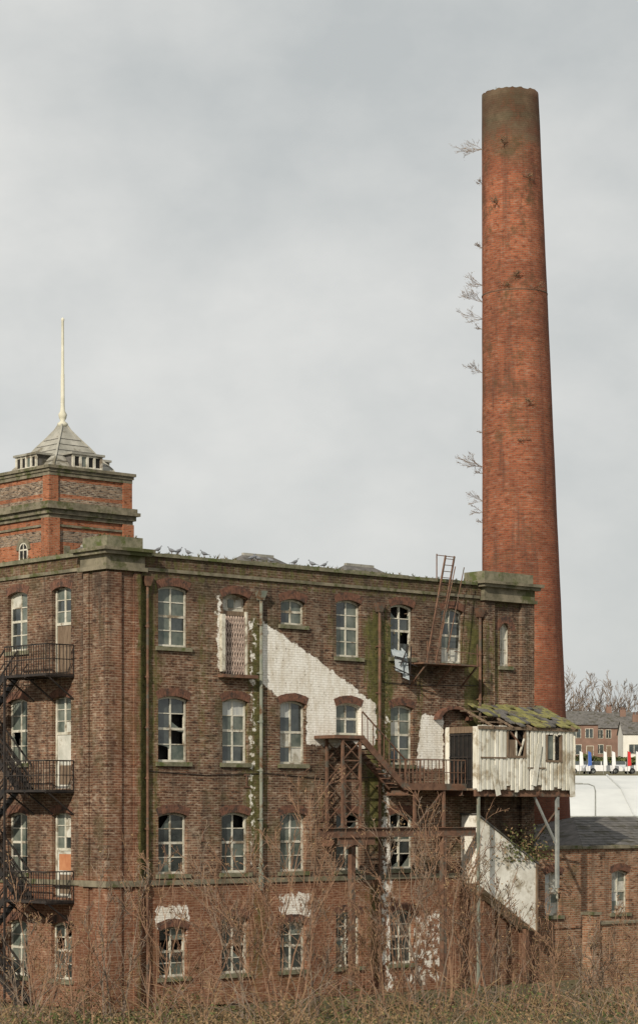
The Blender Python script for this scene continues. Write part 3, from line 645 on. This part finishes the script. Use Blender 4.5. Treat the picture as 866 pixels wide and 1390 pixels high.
def archwin(T,c,z0,z1,hw):
    n=10; pts=[(c-hw,z0),(c+hw,z0)]+[(c+hw*math.cos(math.pi*i/n),z1+hw*math.sin(math.pi*i/n)) for i in range(n+1)]
    t.face([T(a,-.012,z) for a,z in pts],'black')
    for i in range(n):
        a0=math.pi*i/n;a1=math.pi*(i+1)/n
        q=[(c+r*math.cos(a),z1+r*math.sin(a)) for a,r in((a0,hw),(a1,hw),(a1,hw+.22),(a0,hw+.22))]
        t.hexa([T(a,-.0,z) for a,z in q]+[T(a,-.07,z) for a,z in q],'stone')
        q=[(c+r*math.cos(a),z1+r*math.sin(a)) for a,r in((a0,hw-.09),(a1,hw-.09),(a1,hw),(a0,hw))]
        t.hexa([T(a,-.0,z) for a,z in q]+[T(a,-.04,z) for a,z in q],'frame')
    def b(x0,x1,d0,d1,za,zb,m):
        p=[T(x,d,z) for z in(za,zb) for x,d in((x0,d0),(x1,d0),(x1,d1),(x0,d1))]; t.hexa(p,m)
    b(c-hw,c-hw+.09,-.04,0,z0,z1,'frame'); b(c+hw-.09,c+hw,-.04,0,z0,z1,'frame'); b(c-.035,c+.035,-.035,0,z0,z1+hw-.09,'frame'); b(c-hw,c+hw,-.038,0,z1-.04,z1+.04,'frame'); b(c-hw-.15,c+hw+.15,-.12,0,z0-.15,z0,'stone')
TT=lambda a,d,z:(a,d,z); TS=lambda a,d,z:(d,a,z)
archwin(TT,2.65,19.6,21.2,.42); archwin(TS,2.4,19.6,21.2,.42)
t.box(4.0,4.6,-.03,0,20.6,21.3,'stone'); t.box(.9,1.3,-.03,0,20.6,21.3,'stone')
t.obj('shaft',tw)
rf=MB(); cxx,cyy=WU/2,WV/2-.1
prof=[(2.05,25.52),(1.95,25.75),(1.45,26.35),(1.05,26.95),(.62,27.5),(.3,27.95),(.16,28.25)]
for (r0,z0),(r1,z1) in zip(prof,prof[1:]):
    q=lambda r,z:[(cxx-r,cyy-r,z),(cxx+r,cyy-r,z),(cxx+r,cyy+r,z),(cxx-r,cyy+r,z)]
    a,b=q(r0,z0),q(r1,z1)
    for i in range(4): rf.face([a[i],a[(i+1)%4],b[(i+1)%4],b[i]],'lead'); rf.beam(a[i],b[i],.1,'lead')
for z in(25.95,26.3,26.65,27.0,27.35):
    r=[r0+(r1-r0)*(z-z0)/(z1-z0) for (r0,z0),(r1,z1) in zip(prof,prof[1:]) if z0<=z<=z1][0]+.015
    q=[(cxx-r,cyy-r,z),(cxx+r,cyy-r,z),(cxx+r,cyy+r,z),(cxx-r,cyy+r,z)]
    for i in range(4): rf.beam(q[i],q[(i+1)%4],.03,'slate')
def dorm(f):
    def bx(a0,a1,d0,d1,z0,z1,m):
        p=[f(a,d,z) for z in(z0,z1) for a,d in((a0,d0),(a1,d0),(a1,d1),(a0,d1))]; rf.hexa(p,m)
    bx(-.95,.95,.32,1.6,25.53,26.3,'slate'); bx(-1.1,1.1,.15,1.7,26.3,26.42,'lead'); bx(-1.,1.,.25,.32,25.53,25.68,'frame'); bx(-1.,1.,.25,.32,26.2,26.3,'frame')
    for i in range(5): a=-1.+i*.46; bx(a,a+.14,.22,.315,25.53,26.3,'frame')
    for i in range(4): a=-.8+i*.46; bx(a-.06,a+.26,.29,.318,25.68,26.2,'black' if i!=1 else 'gglass')
dorm(lambda a,d,z:(cxx+a,d,z)); dorm(lambda a,d,z:(d,cyy+a,z)); dorm(lambda a,d,z:(cxx+a,WV-d,z)); dorm(lambda a,d,z:(WU-d,cyy+a,z))
rf.obj('roof',tw)
fp=MB(); c=(cxx,cyy)
seq=[(28.1,.22),(28.3,.3),(28.45,.12),(28.6,.2),(28.8,.24),(29.0,.13),(29.3,.11),(31,.10),(31.02,.085),(33.9,.07),(34.0,.1),(34.1,.02)]
fp.tube([(c[0],c[1],z) for z,r in seq],[r for z,r in seq],12,'pole')
fp.obj('flagpole',tw,None,True)
# ------------------------------------------------------------ OUTBUILDING (right)
ob=empty('brick_outbuilding',mill.location,TH)
wall=MB();trim=MB();win=MB()
o2=[(21.3,22.3,2.75,4.6),(25.5,26.6,2.75,4.6)]
def swapmat(mb): mb.mats=['low' if k=='mill' else k for k in mb.mats]
A0=20.55
grid_wall(A0,32,0,5.55,[ (a,b,c_,d) for a,b,c_,d in o2],.4)
for a in o2: window(*a,rows=4,cols=2,style='white')
wall.box(A0,A0+.02,.002,9,0,5.55,'mill'); wall.box(A0+.02,32,8.98,9,0,5.55,'mill'); wall.box(31.98,32,.002,8.97,0,5.55,'mill')
x=A0-.05
while x<32: l=R.uniform(.6,.9); trim.box(x,x+l-.01,-.1,.3,5.55,5.66+R.uniform(0,.05),'stone'); x+=l
trim.box(A0,32,-.05,0,2.2,2.3,'low')
trim.face([(A0+.02,.3,5.5),(24.5,.3,5.5),(24.5,9,5.5),(A0+.02,9,5.5)],'slate')
trim.face([(24.0,.3,5.6),(32.3,.3,5.6),(32.3,4.5,6.9),(28.0,4.5,6.9)],'slate'); trim.face([(24.0,9,5.6),(32.3,9,5.6),(32.3,4.5,6.9),(28.0,4.5,6.9)],'slate'); trim.face([(24.0,.3,5.6),(24.0,9,5.6),(28.0,4.5,6.9)],'slate')
for i in range(1,12):
    f=i/12; y=.3+4.2*f; z=5.6+1.3*f; trim.box(24.0+4*f,32.3,y,y+.03,z+.002,z+.022,'slate')
swapmat(wall); wall.obj('walls',ob); trim.obj('roof_and_trim',ob); win.obj('windows',ob)
yw=MB(); 
segs=[(19.75,23.2,2.6),(23.2,27.4,2.2),(27.4,32,2.9)]
for a,b,h in segs:
    yw.box(a+.01,b,-4.3,-4.0,0,h,'low'); yw.box(a-.0,b+.0,-4.38,-3.93,h,h+.1,'stone')
yw.box(19.3,19.75,-4.45,-3.9,0,3.0,'low'); yw.box(19.25,19.8,-4.5,-3.85,3.0,3.12,'stone')
o=yw.obj('brick_wall'); o.location=mill.location; o.rotation_euler=mill.rotation_euler
# ------------------------------------------------------------ BACKGROUND
def gz(x,y):
    P=[(-60,5.5),(0,5.3),(12,4.0),(46,0),(235,0),(262,11.2),(300,12.),(390,16.),(450,17.5),(700,20),(4000,20)]
    for (a,b),(c,d) in zip(P,P[1:]):
        if a<=y<=c: z=b+(d-b)*(y-a)/(c-a); break
    return z+(.18*mnoise.noise((x*.15,y*.15,0)) if 0<y<200 else 0)
g=MB(); xs=[-2500,-1200,-600,-300,-150,-80]+[-40+4*i for i in range(21)]+[60,90,150,300,600,1200,2500]; ys=[-60,-30,-10,0,6,12]+[16+4*i for i in range(35)]+[165,180,200,220,235,262,280,300,330,360,390,420,450,550,700,1200,2500,4000]
id_={}
for i,x in enumerate(xs):
    for j,y in enumerate(ys): id_[i,j]=g.vt((x,y,gz(x,y)-.02))
for i in range(len(xs)-1):
    for j in range(len(ys)-1): g.f.append([id_[i,j],id_[i+1,j],id_[i+1,j+1],id_[i,j+1]]); g.m.append(g.mi('soil'))
g.obj('ground')
wh=empty('warehouse',(0,0,0)); w=MB()
w.box(14,75,192,228,0,6.6,'greywall'); x=14
while x<75: w.box(x,x+.12,191.9,192,2.0,6.5,'greyroof'); x+=1.2
w.box(13.8,75.2,191.8,191.99,0,1.9,'hbrick'); w.box(13.7,75.3,191.5,191.9,6.5,6.75,'galv')
w.obj('walls',wh)
r_=MB()
for (ya,za),(yb,zb) in (((191.6,6.7),(200,9.0)),((200,9.0),(210,10.3)),((210,10.3),(220,9.0)),((220,9.0),(228.4,6.7))): r_.face([(13.6,ya,za),(75.4,ya,za),(75.4,yb,zb),(13.6,yb,zb)],'greyroof')
for s in range(13,76,6): 
    r_.beam((s+.6,191.7,6.78),(s+.6,200,9.07),.12,'greywall',.1); r_.beam((s+.6,200,9.07),(s+.6,210,10.37),.12,'greywall',.1)
r_.face([(13.7,191.7,6.5),(13.7,200,8.9),(13.7,210,10.2),(13.7,220,8.9),(13.7,228,6.5)],'greywall')
r_.obj('roof',wh)
lp=MB(); lp.tube([(0,0,0),(0,0,.9)],[.11,.11],8,'galv'); lp.tube([(0,0,.9),(0,0,8.6),(-.1,0,8.95),(-.5,0,9.1),(-1.1,0,9.12)],[.08,.05,.045,.04,.04],8,'galv'); lp.box(-1.7,-.95,-.12,.12,9.06,9.18,'galv')
o=lp.obj('street_lamp'); o.location=(19.9,170,0)
def house(x,y,w,d,h,wm,n):
    z=gz(x,y)-.3; e=empty('terraced_house',(x,y,z)); b=MB()
    b.box(0,w,0,d,0,h,wm); b.obj('walls',e)
    rr_=MB(); rg=h+2.3
    rr_.face([(-.2,-.3,h-.1),(w+.2,-.3,h-.1),(w+.2,d/2,rg),(-.2,d/2,rg)],'slate'); rr_.face([(-.2,d+.3,h-.1),(w+.2,d+.3,h-.1),(w+.2,d/2,rg),(-.2,d/2,rg)],'slate')
    for xx in(0,w): rr_.face([(xx,0,h),(xx,d,h),(xx,d/2,rg-.05)],wm)
    rr_.box(w*.5-.5,w*.5+.5,d/2-.4,d/2+.4,rg-.5,rg+1.0,'hbrick')
    for q in(-.25,.25): rr_.tube([(w*.5+q,d/2,rg+1.0),(w*.5+q,d/2,rg+1.4)],[.12,.12],8,'arch')
    rr_.obj('roof',e)
    q=MB(); u=w/n
    for i in range(n):
        for (xa,xb,za,zb,mm) in((.25,.5,3.6,5.0,'glass'),(.65,.85,3.6,5.0,'glass'),(.2,.52,.9,2.4,'glass'),(.68,.86,0.1,2.2,'wood')):
            xa=(i+xa)*u;xb=(i+xb)*u
            if zb>h-.2: continue
            q.box(xa-.08,xb+.08,-.06,0,za-.08,zb+.08,'frame'); q.box(xa,xb,-.08,-.061,za,zb,mm)
            if mm=='glass': q.box((xa+xb)/2-.04,(xa+xb)/2+.04,-.1,-.081,za,zb,'frame')
    q.obj('windows',e)
house(34,385,11.5,8,5.8,'hbrick',2); house(47.5,412,12,8,5.4,'hbrick',3); house(50.5,392,5,7,4.2,'hwhite',1); house(56.5,398,12,8,5.6,'hwhite',2); house(60,430,20,8,6,'hbrick',4); house(30,430,14,8,6.2,'hbrick',3); house(44,436,20,8,6.4,'hbrick',4)
hg=MB(); rnd=random.Random(3)
for i in range(5000):
    x=rnd.uniform(20,80); y=340+rnd.uniform(-1,1); z=gz(x,340)+rnd.random()*1.6*(.7+.5*mnoise.noise((x*.3,0,0)))
    q=Vector((x,y,z)); a=Vector((rnd.gauss(0,1),rnd.gauss(0,1),rnd.gauss(0,1))).normalized()*.28; b=a.cross(Vector((rnd.gauss(0,1),rnd.gauss(0,1),1))).normalized()*.2
    hg.face([q-a,q-b,q+a,q+b],'green')
hg.obj('hedge')
for i,(x,y,h) in enumerate(((46.5,450,12),(49,445,13.5),(51.5,455,10),(54,452,12),(56,450,13),(58.5,455,11),(61,450,12),(64,445,12),(44,446,13),(68,450,12))):
    bush('bare_tree',x,y,gz(x,y),h,3,700+i,mat='twiggrey',spread=.35,minr=.03,depth=3,leaf=None,r0=.25,dens=1.)
def car(x,y,mat,rz):
    e=empty('parked_car',(x,y,gz(x,y)+.02),rz); b=MB(); W_=.86
    low=[(-2.1,.3),(2.1,.3),(2.15,.62),(1.95,.82),(1.0,.95),(-1.9,1.0),(-2.12,.7)]
    cab=[(1.05,.94),(.45,1.4),(-1.2,1.43),(-1.85,.98)]
    L=[b.vt((p,-W_,z)) for p,z in low];Rr=[b.vt((p,W_,z)) for p,z in low]; k=b.mi(mat); n=len(low)
    b.f+= [L,Rr[::-1]]; b.m+=[k,k]
    for i in range(n): b.f.append([L[i],L[(i+1)%n],Rr[(i+1)%n],Rr[i]]); b.m.append(k)
    ws=[W_-.03,W_-.2,W_-.2,W_-.03]
    L=[b.vt((p,-ws[i],z)) for i,(p,z) in enumerate(cab)];Rr=[b.vt((p,ws[i],z)) for i,(p,z) in enumerate(cab)]; kg=b.mi('glass')
    b.f+=[L,Rr[::-1],[L[0],L[1],Rr[1],Rr[0]],[L[2],L[3],Rr[3],Rr[2]],[L[1],L[2],Rr[2],Rr[1]]]; b.m+=[kg,kg,kg,kg,k]
    b.box(-.4,-.3,-W_+.02,-W_+.1,.95,1.4,mat); b.box(.44,1.2,-.7,.7,.94,.96,mat)
    b.obj('body',e)
    for i,(wx,wy) in enumerate(((1.3,-.8),(1.3,.8),(-1.3,-.8),(-1.3,.8))):
        q=MB(); q.tube([(wx,wy-.1,.32),(wx,wy+.1,.32)],[.32,.32],16,'tyre'); q.tube([(wx,wy-.105,.32),(wx,wy+.105,.32)],[.18,.18],10,'galv'); q.obj('wheel_%d'%(i+1),e)
x=23.0
for i in range(8): car(x,268+(i%2)*3.5,['car_white','car_silver','car_white','car_silver','car_white','car_silver','car_white','car_red'][i],[0.1,1.4,3.1,1.6][i%4]); x+=2.3
for i in range(7):
    f=MB(); col=['white','white','blue','white','white','red','white'][i]
    f.tube([(0,0,0),(0,0,2.6)],[.03,.025],6,'galv'); f.hexa([(0.02,-.01,.9),(.45,-.01,1.0),(.45,.01,1.0),(.02,.01,.9),(.02,-.01,2.6),(.35,-.01,2.45),(.35,.01,2.45),(.02,.01,2.6)],'car_'+col)
    o=f.obj('feather_flag'); xx=27.6+i*1.35+(i%2)*.4; o.location=(xx,266,gz(xx,266))
# ------------------------------------------------------------ PIGEONS
def pigeon(a,d,z,rz,s=1.):
    b=MB()
    def loft(sec,n,mat):
        rg=[[b.vt((x,ry*math.cos(6.2832*j/n),zz+rz_*math.sin(6.2832*j/n))) for j in range(n)] for x,zz,ry,rz_ in sec]; k=b.mi(mat)
        for p,q in zip(rg,rg[1:]):
            for j in range(n): b.f.append([p[j],p[(j+1)%n],q[(j+1)%n],q[j]]); b.m.append(k)
    loft([(-.20,.10,.03,.005),(-.12,.115,.035,.012),(-.08,.125,.045,.03),(-.02,.14,.062,.055),(.05,.155,.065,.065),(.10,.185,.045,.05),(.12,.225,.028,.032),(.125,.25,.026,.026),(.14,.27,.022,.02),(.16,.265,.008,.008),(.18,.26,.001,.001)],10,'feather')
    for sgn in(-1,1): b.tube([(.02,sgn*.03,.1),(.02,sgn*.03,.0)],[.008,.006],5,'arch'); b.beam((.0,sgn*.03,.005),(.05,sgn*.03,.005),.012,'arch')
    o=b.obj('pigeon',None,None,True); v=mill.matrix_basis@Vector((a,d,z)); o.location=v; o.rotation_euler=(0,0,rz); o.scale=(s,)*3
bpy.context.view_layer.update()
for (a,rz) in((.9,0),(1.6,3),(1.85,.5),(2.35,2.6),(3.1,3.3),(5.3,.3),(5.6,2.9),(6.4,3.),(7.5,.2),(8.5,2.8),(9.0,.3)):
    pigeon(a,.02+R.uniform(0,.2),16.54,rz,R.uniform(1.0,1.15))
# ------------------------------------------------------------ WORLD & SUN
SUN=Vector((-.42,-1,.64)).normalized()
el=math.asin(SUN.z); az=math.atan2(SUN.x,SUN.y)
w=bpy.data.worlds.new('World'); scene.world=w; w.use_nodes=True; nt=w.node_tree; nt.nodes.clear(); k=N(nt)
out=k.n('ShaderNodeOutputWorld'); sky=k.n('ShaderNodeTexSky',sky_type='NISHITA'); sky.sun_disc=False; sky.sun_elevation=el; sky.sun_rotation=az
b1=k.n('ShaderNodeBackground'); k.l(sky.outputs[0],b1.inputs[0]); b1.inputs[1].default_value=.08
tc=k.n('ShaderNodeTexCoord').outputs['Generated']; sp=k.n('ShaderNodeSeparateXYZ'); k.l(tc,sp.inputs[0])
v=k.mapv(tc,(1,1,1.5),(3.1,.4,1.2)); n1=k.noise(v,7.5,8,.55); n2=k.noise(v,3.0,3,.5)
f=k.math('ADD',k.math('MULTIPLY',n1,.5),k.math('MULTIPLY',n2,.5))
f=k.rng(f,.36,.58); col=k.mix(f,C(.525,.55,.55),C(.77,.77,.745))
col=k.mix(k.rng(sp.outputs[2],.16,.0,0,.6),col,C(.48,.51,.505))
b2=k.n('ShaderNodeBackground'); k.l(col,b2.inputs[0]); b2.inputs[1].default_value=1.
mx=k.n('ShaderNodeMixShader'); mx.inputs[0].default_value=.96; k.l(b1.outputs[0],mx.inputs[1]); k.l(b2.outputs[0],mx.inputs[2]); k.l(mx.outputs[0],out.inputs[0])
sl=bpy.data.lights.new('sun','SUN'); sl.energy=4.2; sl.angle=math.radians(.6); sl.color=(1,.91,.76)
so=bpy.data.objects.new('sun',sl); scene.collection.objects.link(so); so.rotation_euler=SUN.to_track_quat('Z','Y').to_euler()
# ------------------------------------------------------------ CAMERA
cd=bpy.data.cameras.new('camera'); cam=bpy.data.objects.new('camera',cd); scene.collection.objects.link(cam)
cam.location=(0,0,7.2); cam.rotation_euler=(math.radians(90),0,0); cd.sensor_width=36; cd.lens=3200/1390*36; cd.shift_y=(1100-695)/1390; cd.clip_end=6000; cd.clip_start=.5
scene.camera=cam
scene.view_settings.view_transform='Standard'; scene.view_settings.look='None'; scene.view_settings.exposure=0
